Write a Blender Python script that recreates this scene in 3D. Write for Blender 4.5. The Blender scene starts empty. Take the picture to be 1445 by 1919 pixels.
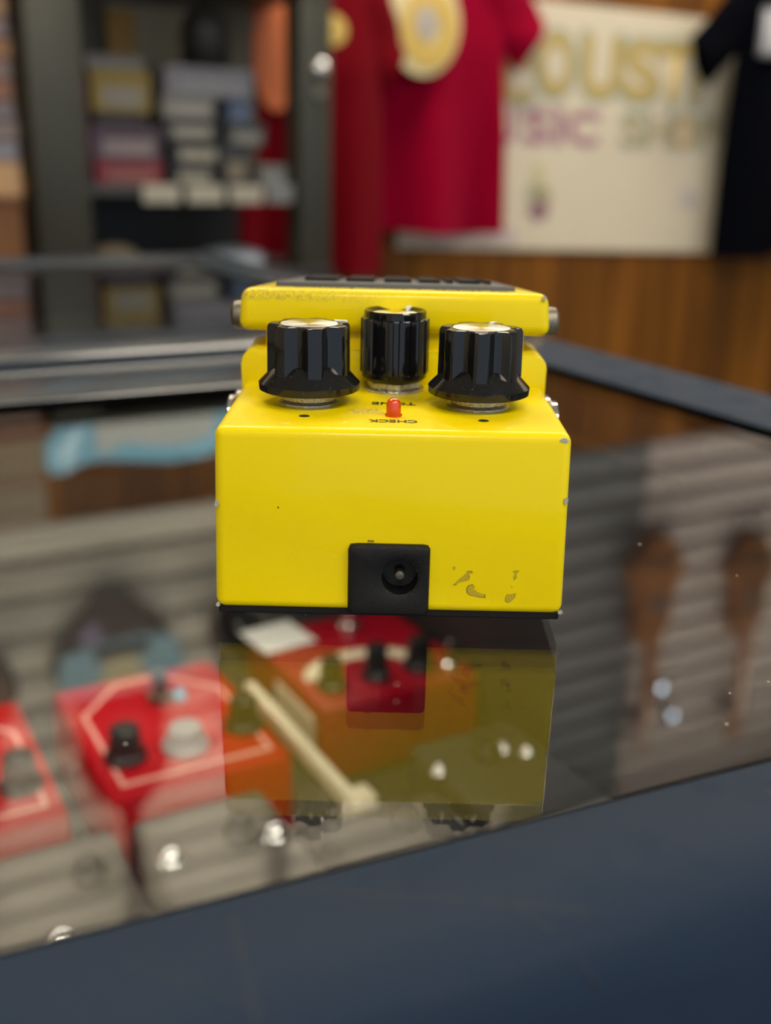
import bpy, bmesh, math, random
from mathutils import Vector, Matrix
random.seed(7)
PI = math.pi
S = bpy.context.scene
COL = S.collection
MM = 0.001

# ------------------------------------------------------------------ camera
F_PX, PITCH, ROLL, YAW = 2000.5, 0.3173, 0.0222, 0.0106
CAM = Vector((-3.23, -199.14, 90.56)) * MM
fw = Vector((math.sin(YAW) * math.cos(PITCH), math.cos(YAW) * math.cos(PITCH), -math.sin(PITCH)))
rt = Vector((math.cos(YAW), -math.sin(YAW), 0)); up = rt.cross(fw)
r2 = rt * math.cos(ROLL) + up * math.sin(ROLL); u2 = up * math.cos(ROLL) - rt * math.sin(ROLL)
cd = bpy.data.cameras.new('camera'); co = bpy.data.objects.new('camera', cd); COL.objects.link(co)
mw = Matrix.Identity(4)
for i in range(3):
    mw[i][0], mw[i][1], mw[i][2], mw[i][3] = r2[i], u2[i], -fw[i], CAM[i]
co.matrix_world = mw
cd.sensor_fit = 'HORIZONTAL'; cd.sensor_width = 36.0; cd.lens = 36.0 * F_PX / 1445.0
cd.clip_start = 0.005; cd.clip_end = 100
cd.dof.use_dof = True; cd.dof.focus_distance = 0.216; cd.dof.aperture_fstop = cd.lens / 4.1
S.camera = co

# ------------------------------------------------------------------ world, light, exposure
S.view_settings.view_transform = 'Standard'; S.view_settings.look = 'None'
S.view_settings.gamma = 1.0; S.view_settings.use_curve_mapping = False
S.view_settings.exposure = 0.38
S.cycles.transparent_max_bounces = 24; S.cycles.max_bounces = 10; S.cycles.glossy_bounces = 6
S.cycles.use_denoising = True
S.cycles.sample_clamp_indirect = 8.0
wd = bpy.data.worlds.new('shop_daylight'); S.world = wd; wd.use_nodes = True
wd.node_tree.nodes['Background'].inputs[0].default_value = (0.72, 0.85, 1.0, 1)
wd.node_tree.nodes['Background'].inputs[1].default_value = 0.72
LAMP_STRENGTH = 22.0            # the row over the shop floor behind the camera
WALL_LAMP_STRENGTH = 15.5       # the row close to the back wall
LAMP_COLOUR = (1.0, 0.90, 0.74)
CASE_FILL = 0.25

# ------------------------------------------------------------------ materials
def mat(name, col, rough=0.5, metal=0.0, noise=0.0, nscale=60.0, coat=0.0, bump=0.0, bscale=400.0, spec=0.5, **kw):
    m = bpy.data.materials.new(name); m.use_nodes = True
    nt = m.node_tree; b = nt.nodes['Principled BSDF']
    b.inputs['Base Color'].default_value = (*col, 1); b.inputs['Roughness'].default_value = rough
    b.inputs['Metallic'].default_value = metal; b.inputs['Specular IOR Level'].default_value = spec
    if coat: b.inputs['Coat Weight'].default_value = coat; b.inputs['Coat Roughness'].default_value = 0.08
    for k, v in kw.items(): b.inputs[k.replace('_', ' ')].default_value = v
    if noise or bump:
        tc = nt.nodes.new('ShaderNodeTexCoord')
        if noise:
            n = nt.nodes.new('ShaderNodeTexNoise'); n.inputs['Scale'].default_value = nscale; n.inputs['Detail'].default_value = 6
            nt.links.new(tc.outputs['Object'], n.inputs['Vector'])
            mx = nt.nodes.new('ShaderNodeMix'); mx.data_type = 'RGBA'
            mx.inputs[6].default_value = (*[c * (1 - noise) for c in col], 1)
            mx.inputs[7].default_value = (*[min(1, c * (1 + noise)) for c in col], 1)
            nt.links.new(n.outputs['Fac'], mx.inputs[0]); nt.links.new(mx.outputs[2], b.inputs['Base Color'])
        if bump:
            n2 = nt.nodes.new('ShaderNodeTexNoise'); n2.inputs['Scale'].default_value = bscale; n2.inputs['Detail'].default_value = 4
            nt.links.new(tc.outputs['Object'], n2.inputs['Vector'])
            bp = nt.nodes.new('ShaderNodeBump'); bp.inputs['Strength'].default_value = bump; bp.inputs['Distance'].default_value = 0.0004
            nt.links.new(n2.outputs['Fac'], bp.inputs['Height']); nt.links.new(bp.outputs[0], b.inputs['Normal'])
    return m

def dusty(name, col, dust, rough, scale, lo, hi, axis_mask=None, metal=0.0, bump=0.0, spec=0.5, coat=0.0):
    """paint or plastic with specks of dust or wear; axis_mask = list of (axis, from, to) ramps in object space"""
    m = mat(name, col, rough, metal, bump=bump, coat=coat); nt = m.node_tree; b = nt.nodes['Principled BSDF']
    tc = nt.nodes.new('ShaderNodeTexCoord'); n = nt.nodes.new('ShaderNodeTexNoise')
    n.inputs['Scale'].default_value = scale; n.inputs['Detail'].default_value = 8; n.inputs['Roughness'].default_value = 0.7
    nt.links.new(tc.outputs['Object'], n.inputs['Vector'])
    r = nt.nodes.new('ShaderNodeMapRange'); r.inputs[1].default_value = lo; r.inputs[2].default_value = hi
    nt.links.new(n.outputs['Fac'], r.inputs[0]); fac = r.outputs[0]
    if axis_mask:
        sp = nt.nodes.new('ShaderNodeSeparateXYZ'); nt.links.new(tc.outputs['Object'], sp.inputs[0])
        for ax, a, c in axis_mask:
            r2_ = nt.nodes.new('ShaderNodeMapRange'); r2_.inputs[1].default_value = a * MM; r2_.inputs[2].default_value = c * MM
            nt.links.new(sp.outputs[ax], r2_.inputs[0])
            mu = nt.nodes.new('ShaderNodeMath'); mu.operation = 'MULTIPLY'
            nt.links.new(fac, mu.inputs[0]); nt.links.new(r2_.outputs[0], mu.inputs[1]); fac = mu.outputs[0]
    mx = nt.nodes.new('ShaderNodeMix'); mx.data_type = 'RGBA'
    mx.inputs[6].default_value = (*col, 1); mx.inputs[7].default_value = (*dust, 1)
    nt.links.new(fac, mx.inputs[0]); nt.links.new(mx.outputs[2], b.inputs['Base Color'])
    b.inputs['Specular IOR Level'].default_value = spec
    rr = nt.nodes.new('ShaderNodeMix'); rr.inputs[2].default_value = rough; rr.inputs[3].default_value = min(1, rough + 0.4)
    nt.links.new(fac, rr.inputs[0]); nt.links.new(rr.outputs[0], b.inputs['Roughness'])
    return m

def glass_mat(name, tint=(1, 1, 1)):
    """one face of a clear pane: straight transmission plus a mirror share after Schlick's law"""
    m = bpy.data.materials.new(name); m.use_nodes = True; nt = m.node_tree; nt.nodes.clear()
    N = nt.nodes.new; L = nt.links.new
    g = N('ShaderNodeNewGeometry'); d = N('ShaderNodeVectorMath'); d.operation = 'DOT_PRODUCT'
    L(g.outputs['Incoming'], d.inputs[0]); L(g.outputs['Normal'], d.inputs[1])
    def mth(op, a, b=None):
        x = N('ShaderNodeMath'); x.operation = op
        for i, v in enumerate((a, b)):
            if v is None: continue
            if isinstance(v, (int, float)): x.inputs[i].default_value = v
            else: L(v, x.inputs[i])
        return x.outputs[0]
    c = mth('ABSOLUTE', d.outputs['Value']); k = mth('POWER', mth('SUBTRACT', 1.0, c), 5.0)
    R = mth('ADD', mth('MULTIPLY', k, 0.942), 0.058)
    t = N('ShaderNodeBsdfTransparent'); t.inputs[0].default_value = (*tint, 1)
    gl = N('ShaderNodeBsdfGlossy'); gl.inputs['Roughness'].default_value = 0.0
    mx = N('ShaderNodeMixShader'); L(R, mx.inputs[0]); L(t.outputs[0], mx.inputs[1]); L(gl.outputs[0], mx.inputs[2])
    o = N('ShaderNodeOutputMaterial'); L(mx.outputs[0], o.inputs[0])
    return m

def emit(name, col, s):
    m = bpy.data.materials.new(name); m.use_nodes = True; nt = m.node_tree; nt.nodes.clear()
    e = nt.nodes.new('ShaderNodeEmission'); e.inputs[0].default_value = (*col, 1); e.inputs[1].default_value = s
    o = nt.nodes.new('ShaderNodeOutputMaterial'); nt.links.new(e.outputs[0], o.inputs[0]); return m

def wood(name, c1, c2, scale=9.0, rough=0.45, stretch=(1, 1, 0.08)):
    m = mat(name, c1, rough, spec=0.25); nt = m.node_tree; b = nt.nodes['Principled BSDF']
    tc = nt.nodes.new('ShaderNodeTexCoord'); mp = nt.nodes.new('ShaderNodeMapping'); mp.inputs['Scale'].default_value = stretch
    oi = nt.nodes.new('ShaderNodeObjectInfo'); ad = nt.nodes.new('ShaderNodeVectorMath')
    nt.links.new(tc.outputs['Object'], ad.inputs[0]); nt.links.new(oi.outputs['Random'], ad.inputs[1])
    nt.links.new(ad.outputs[0], mp.inputs[0])
    n = nt.nodes.new('ShaderNodeTexNoise'); n.inputs['Scale'].default_value = scale; n.inputs['Detail'].default_value = 5; n.inputs['Distortion'].default_value = 0.6
    nt.links.new(mp.outputs[0], n.inputs['Vector'])
    rp = nt.nodes.new('ShaderNodeMapRange'); rp.inputs[1].default_value = 0.35; rp.inputs[2].default_value = 0.65
    nt.links.new(n.outputs['Fac'], rp.inputs[0])
    mx = nt.nodes.new('ShaderNodeMix'); mx.data_type = 'RGBA'; mx.inputs[6].default_value = (*c1, 1); mx.inputs[7].default_value = (*c2, 1)
    nt.links.new(rp.outputs[0], mx.inputs[0])
    hv = nt.nodes.new('ShaderNodeHueSaturation'); v = nt.nodes.new('ShaderNodeMapRange'); v.inputs[3].default_value = 0.72; v.inputs[4].default_value = 1.3
    nt.links.new(oi.outputs['Random'], v.inputs[0]); nt.links.new(v.outputs[0], hv.inputs['Value'])
    nt.links.new(mx.outputs[2], hv.inputs['Color']); nt.links.new(hv.outputs[0], b.inputs['Base Color'])
    return m

YEL = (0.78, 0.60, 0.0)
M = dict(
    yellow=dusty('yellow_enamel', YEL, (0.36, 0.27, 0.10), 0.34, 1300, 0.44, 0.60,
                 [(0, -10, -8), (0, -1.5, -3.5), (1, 12.5, 14.5), (1, 20, 17.5), (2, 41.2, 41.4)], spec=0.14, coat=0.22),
    tread=dusty('yellow_enamel_scuffed', YEL, (0.34, 0.26, 0.06), 0.34, 1500, 0.42, 0.62,
                [(0, 4, -30), (2, 59.8, 60.8), (2, 63.2, 62.2)], spec=0.14, coat=0.22),
    rubber=mat('black_rubber', (0.006, 0.006, 0.0065), 0.75, spec=0.2, bump=0.3, bscale=900),
    pad=mat('black_rubber_sheen', (0.06, 0.062, 0.062), 0.55, bump=0.2, bscale=900),  # greyer than the raised blocks: reflected light put into the colour
    jack=mat('black_moulded_plastic', (0.0035, 0.0035, 0.004), 0.45, spec=0.3, bump=0.5, bscale=5000),
    knob=dusty('black_gloss_phenolic', (0.005, 0.005, 0.006), (0.10, 0.09, 0.075), 0.10, 1500, 0.64, 0.86, spec=0.42),
    skirt=dusty('black_gloss_phenolic_dusty', (0.006, 0.006, 0.006), (0.09, 0.08, 0.06), 0.12, 1300, 0.60, 0.86, spec=0.45),
    white=mat('white_paint', (0.8, 0.8, 0.78), 0.5),
    print_=mat('black_print', (0.02, 0.018, 0.004), 0.5),
    steel=mat('dull_steel', (0.55, 0.52, 0.46), 0.35, 1.0, noise=0.35, nscale=700, bump=0.5, bscale=1500),
    brass=mat('dull_nickel_nut', (0.60, 0.53, 0.36), 0.42, 1.0, noise=0.4, nscale=900, bump=0.9, bscale=1500),
    screw=mat('tarnished_steel', (0.20, 0.18, 0.14), 0.45, 1.0, noise=0.3, nscale=500, bump=0.6, bscale=700),
    chip=mat('bare_metal_chip', (0.42, 0.40, 0.33), 0.5, 0.3, noise=0.3, nscale=2500),
    residue=mat('sticker_residue', (0.44, 0.32, 0.004), 0.7, noise=0.25, nscale=1800),
    residue_edge=mat('sticker_residue_edge', (0.24, 0.17, 0.012), 0.8, noise=0.5, nscale=2500),
    led=mat('red_lamp_plastic', (0.60, 0.055, 0.0), 0.08, Subsurface_Weight=0.6, Subsurface_Scale=0.001, coat=0.6),
    frame=dusty('slate_blue_frame', (0.0135, 0.024, 0.045), (0.017, 0.029, 0.052), 0.6, 60, 0.5, 0.8, bump=0.05, spec=0.10),
    frame2=mat('slate_blue_gloss_frame', (0.014, 0.021, 0.033), 0.2),
    gasket_shade=mat('black_gasket_shade', (0.002, 0.002, 0.002), 1.0, spec=0.0),
    scratch=mat('pale_scratch', (0.020, 0.028, 0.039), 0.7, spec=0.2),
    glass=glass_mat('clear_glass', (0.985, 0.995, 0.985)),
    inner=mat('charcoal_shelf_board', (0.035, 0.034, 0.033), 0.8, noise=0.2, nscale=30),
    body=mat('dark_case_laminate', (0.03, 0.032, 0.036), 0.5, noise=0.15, nscale=20),
    plank=wood('orange_brown_board', (0.105, 0.034, 0.002), (0.20, 0.073, 0.004), rough=0.7),
    gap=mat('dark_board_joint', (0.14, 0.10, 0.07), 0.8),
    slat_b=mat('beige_slat', (0.88, 0.80, 0.66), 0.6, noise=0.08, nscale=6),
    slat_d=mat('charcoal_slat', (0.11, 0.118, 0.125), 0.6, noise=0.1, nscale=6),
    slat_p=mat('rose_beige_slat', (0.40, 0.34, 0.32), 0.6, noise=0.08, nscale=6),
    floor=mat('grey_carpet', (0.10, 0.09, 0.085), 0.9, noise=0.3, nscale=90),
    ceil=mat('ceiling_tile', (0.70, 0.67, 0.62), 0.9, noise=0.05, nscale=200),
    poster=mat('cream_board', (0.63, 0.56, 0.43), 0.6, noise=0.03, nscale=8),
    gold=mat('gold_letter', (0.47, 0.36, 0.14), 0.9, spec=0.1), teal=mat('teal_outline', (0.33, 0.39, 0.34), 0.9, spec=0.1),
    plum=mat('plum_letter', (0.36, 0.17, 0.23), 0.6), mauve=mat('mauve_outline', (0.48, 0.39, 0.36), 0.6),
    olive=mat('olive_letter', (0.40, 0.345, 0.20), 0.6), orange=mat('orange_letter', (0.58, 0.36, 0.11), 0.6),
    grey=mat('grey_ink', (0.45, 0.40, 0.36), 0.7),
    magenta=mat('magenta_cotton', (0.25, 0.0005, 0.018), 0.85, spec=0.03, Sheen_Weight=0.05, Sheen_Tint=(1, 0.25, 0.55, 1)),
    crimson=mat('crimson_cotton', (0.13, 0.001, 0.005), 0.9, spec=0.05, Sheen_Weight=0.05, Sheen_Tint=(1, 0.3, 0.4, 1)),
    navy=mat('black_navy_cotton', (0.0016, 0.002, 0.004), 0.95, spec=0.03),
    cream=mat('cream_ink', (0.70, 0.60, 0.34), 0.7), yink=mat('yellow_ink', (0.62, 0.43, 0.10), 0.7),
    whiteink=mat('white_ink', (0.55, 0.55, 0.58), 0.7),
    post=mat('olive_grey_post', (0.048, 0.046, 0.031), 0.45, 0.2, noise=0.08, nscale=14),
    black=mat('soft_black', (0.008, 0.007, 0.007), 0.6), chrome=mat('chrome', (0.8, 0.8, 0.8), 0.12, 1.0),
    red=mat('red_enamel', (0.45, 0.001, 0.008), 0.4, spec=0.1), redd=mat('deep_red_enamel', (0.33, 0.001, 0.014), 0.35, spec=0.25),
    pinkline=mat('pale_pink_print', (0.85, 0.42, 0.36), 0.5), silver=mat('brushed_silver', (0.12, 0.112, 0.10), 0.5, 0.3, noise=0.12, nscale=40),
    creamp=mat('cream_plastic', (0.78, 0.70, 0.52), 0.5), card=mat('white_card', (0.85, 0.84, 0.80), 0.6),
    greyk=mat('grey_knob', (0.33, 0.33, 0.32), 0.4), dial=mat('black_dial', (0.012, 0.012, 0.012), 0.3),
    maroon=mat('maroon_lacquer', (0.045, 0.007, 0.010), 0.6, spec=0.1), blue_sheen=mat('light_blue_sheen', (0.30, 0.52, 0.62), 0.2, coat=0.4),
    brownt=wood('brown_tonewood', (0.16, 0.065, 0.018), (0.24, 0.10, 0.03), 6, 0.2), ebony=mat('ebony', (0.012, 0.009, 0.008), 0.3),
    sky=mat('light_blue_gloss', (0.26, 0.60, 0.80), 0.2, coat=0.4), guard=mat('pale_grey_pickguard', (0.62, 0.66, 0.62), 0.3),
    lamp=emit('lamp_diffuser', LAMP_COLOUR, LAMP_STRENGTH), lampw=emit('wall_row_diffuser', LAMP_COLOUR, WALL_LAMP_STRENGTH), glint_glow=emit('cool_glint', (0.72, 0.85, 1.0), 9.0),
)
def radial_metal(name):
    m = mat(name, (0.80, 0.78, 0.74), 0.26, 1.0); nt = m.node_tree; b = nt.nodes['Principled BSDF']
    b.inputs['Anisotropic'].default_value = 0.85
    t = nt.nodes.new('ShaderNodeTangent'); t.direction_type = 'RADIAL'; t.axis = 'Z'
    nt.links.new(t.outputs[0], b.inputs['Tangent']); return m
M['cap'] = radial_metal('spun_aluminium')
_cm = {}
def cmat(col, rough=0.55):
    k = tuple(round(c, 3) for c in col)
    if k not in _cm: _cm[k] = mat('card_%02d' % len(_cm), col, rough, noise=0.12, nscale=50)
    return _cm[k]

# ------------------------------------------------------------------ mesh helpers (millimetres in, metres out)
class MB:
    def __init__(s): s.b = bmesh.new()
    def _bev(s, vs, w, seg, pick=None):
        es = {e for v in vs for e in v.link_edges}
        if pick: es = {e for e in es if pick(e)}
        if w > 0: bmesh.ops.bevel(s.b, geom=list(es), offset=w, segments=seg, affect='EDGES', profile=0.5, clamp_overlap=True)
    def box(s, x0, x1, y0, y1, z0, z1, bev=0, seg=2, taper=None, rot=0):
        """taper = (dx, dy): the top shrinks by that much on each side"""
        vs = bmesh.ops.create_cube(s.b, size=1)['verts']
        cx, cy = (x0 + x1) / 2, (y0 + y1) / 2
        for v in vs:
            hx, hy = (x1 - x0) / 2, (y1 - y0) / 2
            if taper and v.co.z > 0: hx -= taper[0]; hy -= taper[1]
            x, y = hx * (1 if v.co.x > 0 else -1), hy * (1 if v.co.y > 0 else -1)
            c, sn = math.cos(rot), math.sin(rot)
            v.co = (cx + x * c - y * sn, cy + x * sn + y * c, z1 if v.co.z > 0 else z0)
        s._bev(vs, bev, seg); return s
    def hexa(s, p, bev=0, seg=2):
        """eight corners: bottom 4 counter-clockwise, top 4"""
        vs = [s.b.verts.new(q) for q in p]
        for f in ((3, 2, 1, 0), (4, 5, 6, 7), (0, 1, 5, 4), (1, 2, 6, 5), (2, 3, 7, 6), (3, 0, 4, 7)): s.b.faces.new([vs[i] for i in f])
        s._bev(vs, bev, seg); return s
    def rings(s, rings, cap0=True, cap1=True, closed=True):
        R = [[s.b.verts.new(p) for p in r] for r in rings]; n = len(R[0])
        for a, c in zip(R, R[1:]):
            for i in range(n if closed else n - 1):
                j = (i + 1) % n; s.b.faces.new((a[i], a[j], c[j], c[i]))
        if cap0: s.b.faces.new(R[0][::-1])
        if cap1: s.b.faces.new(R[-1])
        return s
    def lathe(s, prof, c=(0, 0, 0), n=40, axis='z', rad=None):
        """prof = [(r, h)...]; rad(theta, r, h) may flute the radius"""
        rs = []
        for r, h in prof:
            ring = []
            for i in range(n):
                t = 2 * PI * i / n; q = rad(t, r, h) if rad else r
                a, d = q * math.cos(t), q * math.sin(t)
                ring.append({'z': (c[0] + a, c[1] + d, c[2] + h), 'x': (c[0] + h, c[1] + a, c[2] + d), 'y': (c[0] + d, c[1] + h, c[2] + a)}[axis])
            rs.append(ring)
        return s.rings(rs)
    def prism(s, poly, h0, h1, plane='xy', bev=0, seg=2):
        """poly extruded from h0 to h1 across the plane: 'xy' extrudes z, 'xz' extrudes y, 'yz' extrudes x"""
        P = lambda a, b_, h: {'xy': (a, b_, h), 'xz': (a, h, b_), 'yz': (h, a, b_)}[plane]
        v0 = [s.b.verts.new(P(a, b_, h0)) for a, b_ in poly]; v1 = [s.b.verts.new(P(a, b_, h1)) for a, b_ in poly]; n = len(poly)
        s.b.faces.new(v0[::-1]); s.b.faces.new(v1)
        for i in range(n): s.b.faces.new((v0[i], v0[(i + 1) % n], v1[(i + 1) % n], v1[i]))
        if bev: s._bev(v0 + v1, bev, seg, lambda e: (e.verts[0] in v0) == (e.verts[1] in v0))
        return s
    def tube(s, pts, r, n=8):
        pts = [Vector(p) for p in pts]; rs = []
        for i, p in enumerate(pts):
            d = (pts[min(i + 1, len(pts) - 1)] - pts[max(i - 1, 0)]).normalized()
            a = d.orthogonal().normalized() if i == 0 else (a - d * a.dot(d)).normalized()
            b_ = d.cross(a); rr = r[i] if isinstance(r, (list, tuple)) else r
            rs.append([p + (a * math.cos(2 * PI * k / n) + b_ * math.sin(2 * PI * k / n)) * rr for k in range(n)])
        return s.rings(rs)
    def build(s, name, m, parent=None, loc=None, rotz=None, smooth=32, kind=None):
        bmesh.ops.recalc_face_normals(s.b, faces=s.b.faces)
        bmesh.ops.scale(s.b, vec=(MM, MM, MM), verts=s.b.verts)
        me = bpy.data.meshes.new(name); s.b.to_mesh(me); s.b.free()
        me.materials.append(m)
        me.shade_smooth(); me.set_sharp_from_angle(angle=math.radians(smooth))
        return put(name, me, parent, loc, rotz, kind)

def put(name, me, parent=None, loc=None, rotz=None, kind=None):
    o = bpy.data.objects.new(name, me); COL.objects.link(o)
    if parent: o.parent = parent
    if loc: o.location = Vector(loc) * MM
    if rotz is not None: o.rotation_euler.z = rotz
    if kind: o['kind'] = kind
    return o
def tag(o, label, cat, group=None):
    o['label'] = label; o['category'] = cat
    if group: o['group'] = group
    return o
TH = 0.503                                              # the shop's wall and counters stand turned by this angle
UX, NX = Vector((math.cos(TH), math.sin(TH), 0)), Vector((-math.sin(TH), math.cos(TH), 0))
def W(u, n, z): v = UX * u + NX * n; return (v.x, v.y, z)   # along the counter, away from it, up (mm)
def thing(name, label, cat, at=(0, 0, 0), rot=0.0, group=None, world=False):
    o = bpy.data.objects.new(name, None); COL.objects.link(o); o.empty_display_size = 0.02
    o.location = Vector(at if world else W(*at)) * MM; o.rotation_euler.z = rot + (0 if world else TH)
    return tag(o, label, cat, group)
def copy_tree(o, parent=None):
    c = o.copy(); COL.objects.link(c); c.parent = parent
    for ch in list(o.children): copy_tree(ch, c)
    return c
def text(body, m, name, parent, box, plane, depth=0.0, flip=False, offset=0.0, thick=0.05):
    """flat lettering fitted to a box (a0, a1, b0, b1) on plane 'xy' at z=depth or 'xz' at y=depth (facing -y)"""
    cu = bpy.data.curves.new(name, 'FONT'); cu.body = body; cu.size = 1; cu.offset = offset; cu.resolution_u = 4
    ob = bpy.data.objects.new('tmp', cu); COL.objects.link(ob)
    dg = bpy.context.evaluated_depsgraph_get(); me = bpy.data.meshes.new_from_object(ob.evaluated_get(dg))
    bpy.data.objects.remove(ob); bpy.data.curves.remove(cu)
    xs = [v.co.x for v in me.vertices]; ys = [v.co.y for v in me.vertices]
    x0, x1, y0, y1 = min(xs), max(xs), min(ys), max(ys); a0, a1, b0, b1 = box
    for v in me.vertices:
        s_, t_ = (v.co.x - x0) / (x1 - x0), (v.co.y - y0) / (y1 - y0)
        if flip: s_, t_ = 1 - s_, 1 - t_
        a, b_ = a0 + (a1 - a0) * s_, b0 + (b1 - b0) * t_
        v.co = Vector((a, b_, depth) if plane == 'xy' else (a, depth, b_)) * MM
    me.name = name; me.materials.clear(); me.materials.append(m)
    return put(name, me, parent)
def rrect(x0, x1, y0, y1, r, k=5, tops_only=False):
    out = []
    for cx, cy, a0, on in ((x1 - r, y1 - r, 0, 1), (x0 + r, y1 - r, 90, 1), (x0 + r, y0 + r, 180, 0), (x1 - r, y0 + r, 270, 0)):
        if tops_only and not on: out.append((x0 if a0 == 180 else x1, y0)); continue
        for i in range(k + 1):
            a = math.radians(a0 + 90 * i / k); out.append((cx + r * math.cos(a), cy + r * math.sin(a)))
    return out
def blob(cx, cy, pts, y, m, name, parent, th=0.04):
    MB().prism([(cx + a, cy + b_) for a, b_ in pts], y - th, y + th, 'xz').build(name, m, parent)

# ================================================================== the room
def struct(o): o['kind'] = 'structure'; return o
ZF, ZC, NW = -950, 2500, 2600
def shell(name, x0, x1, y0, y1, z0, z1, m):
    return struct(MB().box(x0, x1, y0, y1, z0, z1).build(name, m, rotz=TH))
shell('floor', -2600, 5200, -3000, NW + 60, ZF - 40, ZF, M['floor'])
shell('ceiling', -2600, 5200, -3000, NW + 60, ZC, ZC + 40, M['ceil'])
wb = shell('wall_back', -2600, 5200, NW + 16, NW + 60, ZF, ZC, M['gap'])
shell('wall_left', -2640, -2600, -3000, NW + 60, ZF, ZC, M['poster'])
shell('wall_right', 5200, 5240, -3000, NW + 60, ZF, ZC, M['poster'])
# vertical boards up to the slats, each its own piece
u = -900.0; board_me = {}
while u < 4300:
    w = random.choice((110, 130, 150, 165))
    if w not in board_me:
        o = MB().box(0, w - 5, 0, 16, ZF, 838, 3, 1).build('board', M['plank'], wb); board_me[w] = o.data
    else: o = put('board', board_me[w], wb)
    o.location = Vector((u, NW, 0)) * MM; u += w
# horizontal slats above, in three runs of colour
for run, (ua, ub, m) in enumerate(((-900, 2010, M['slat_b']), (2010, 2552, M['slat_d']), (2552, 4300, M['slat_p']))):
    first = None
    for k in range(15):
        z0 = 842 + k * 109
        if first is None: first = MB().box(ua, ub - 2, 0, 16, 0, 92, 5, 2).build('slat', m, wb).data; o = COL.objects[-1]
        else: o = put('slat', first, wb)
        o.location = Vector((0, NW, z0)) * MM
# ceiling lights
def lamp(at, lab, wu=1200, wn=560):
    t = thing('ceiling_light', lab, 'ceiling light', (at[0], at[1], ZC), group='ceiling light panels')
    MB().box(-wu / 2 - 25, wu / 2 + 25, -wn / 2 - 25, wn / 2 + 25, -40, 0, 4, 1).build('housing', M['white'], t)
    MB().box(-wu / 2, wu / 2, -wn / 2, wn / 2, -46, -38).build('diffuser', M['lampw' if at[1] > 1500 else 'lamp'], t)
for at, lab in (((-300, 1780), 'rectangular ceiling light panel nearest the left wall over the shop floor'),
                ((1250, 1780), 'rectangular ceiling light panel above the tee shirts'),
                ((2800, 1780), 'rectangular ceiling light panel in front of the charcoal slats'),
                ((4350, 1780), 'rectangular ceiling light panel nearest the right wall'),
                ((-1100, -1900), 'rectangular ceiling light panel behind the camera towards the left wall'),
                ((900, -1900), 'rectangular ceiling light panel behind the camera over the counter')): lamp(at, lab)

# ================================================================== poster with lettering
pt = thing('wall_sign', 'cream board with ACOUSTIC MUSIC SHOP lettering on the wood wall between the shirts', 'sign', (0, NW, 0))
MB().hexa([(1480, -8, -147), (2800, -8, -188), (2800, 0, -188), (1480, 0, -147), (1480, -8, 545), (2800, -8, 545), (2800, 0, 545), (1480, 0, 545)], 1.5, 1).build('board', M['poster'], pt)
MB().box(1590, 1900, -11, -8.2, -140, -92, 1, 1).build('lower_strip', cmat((0.55, 0.46, 0.44)), pt)
def px_u(x): return 2005 + (x - 1040) * (2206.4 - 2004.9) / 90.0
D1 = {'A': (1640, 1800), 'C': (1815, 1925), 'O': (1938, 2080), 'U': (2105, 2262), 'S': (2268, 2425), 'T': (2415, 2550), 'I': (2565, 2600)}
for ch, (a, b_) in D1.items():
    hi, lo = (468, 285) if ch != 'C' else (400, 262)
    text(ch, M['teal'], 'letter_outline', pt, (a - 12, b_ + 12, lo - 12, hi + 10), 'xz', -8.6, offset=0.02)
    text(ch, M['gold'], 'letter', pt, (a, b_, lo, hi), 'xz', -9.4, offset=0.045)
for ch, a, b_, m in (('M', 1630, 1775, 'plum'), ('U', 1790, 1875, 'plum'), ('S', 1905, 2000, 'plum'), ('I', 2020, 2050, 'plum'), ('C', 2070, 2190, 'plum'),
                     ('S', 2285, 2370, 'olive'), ('H', 2385, 2490, 'olive'), ('O', 2500, 2595, 'orange'), ('P', 2610, 2690, 'olive')):
    text(ch, M['mauve'] if m == 'plum' else M['teal'], 'letter_outline', pt, (a - 8, b_ + 8, 142, 258), 'xz', -8.6, offset=0.02)
    text(ch, M[m], 'letter', pt, (a, b_, 150, 250), 'xz', -9.4, offset=0.03)
for x, z, rx, rz, c in ((1968, 60, 22, 38, (0.50, 0.48, 0.26)), (1985, -2, 38, 34, (0.34, 0.30, 0.18)), (2004, -10, 20, 20, (0.55, 0.22, 0.12)), (1980, -45, 40, 28, (0.26, 0.14, 0.17)), (1950, 5, 20, 36, (0.36, 0.38, 0.28)),
                        (2585, 10, 34, 20, (0.52, 0.46, 0.42)), (2620, -14, 30, 24, (0.50, 0.45, 0.42)), (2560, -22, 24, 12, (0.55, 0.49, 0.44))):
    MB().prism([(x + rx * math.cos(i * PI / 8), z + rz * math.sin(i * PI / 8)) for i in range(16)], -9.4 - rx * .01, -8.1, 'xz').build('printed_patch', cmat(c), pt)

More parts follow.
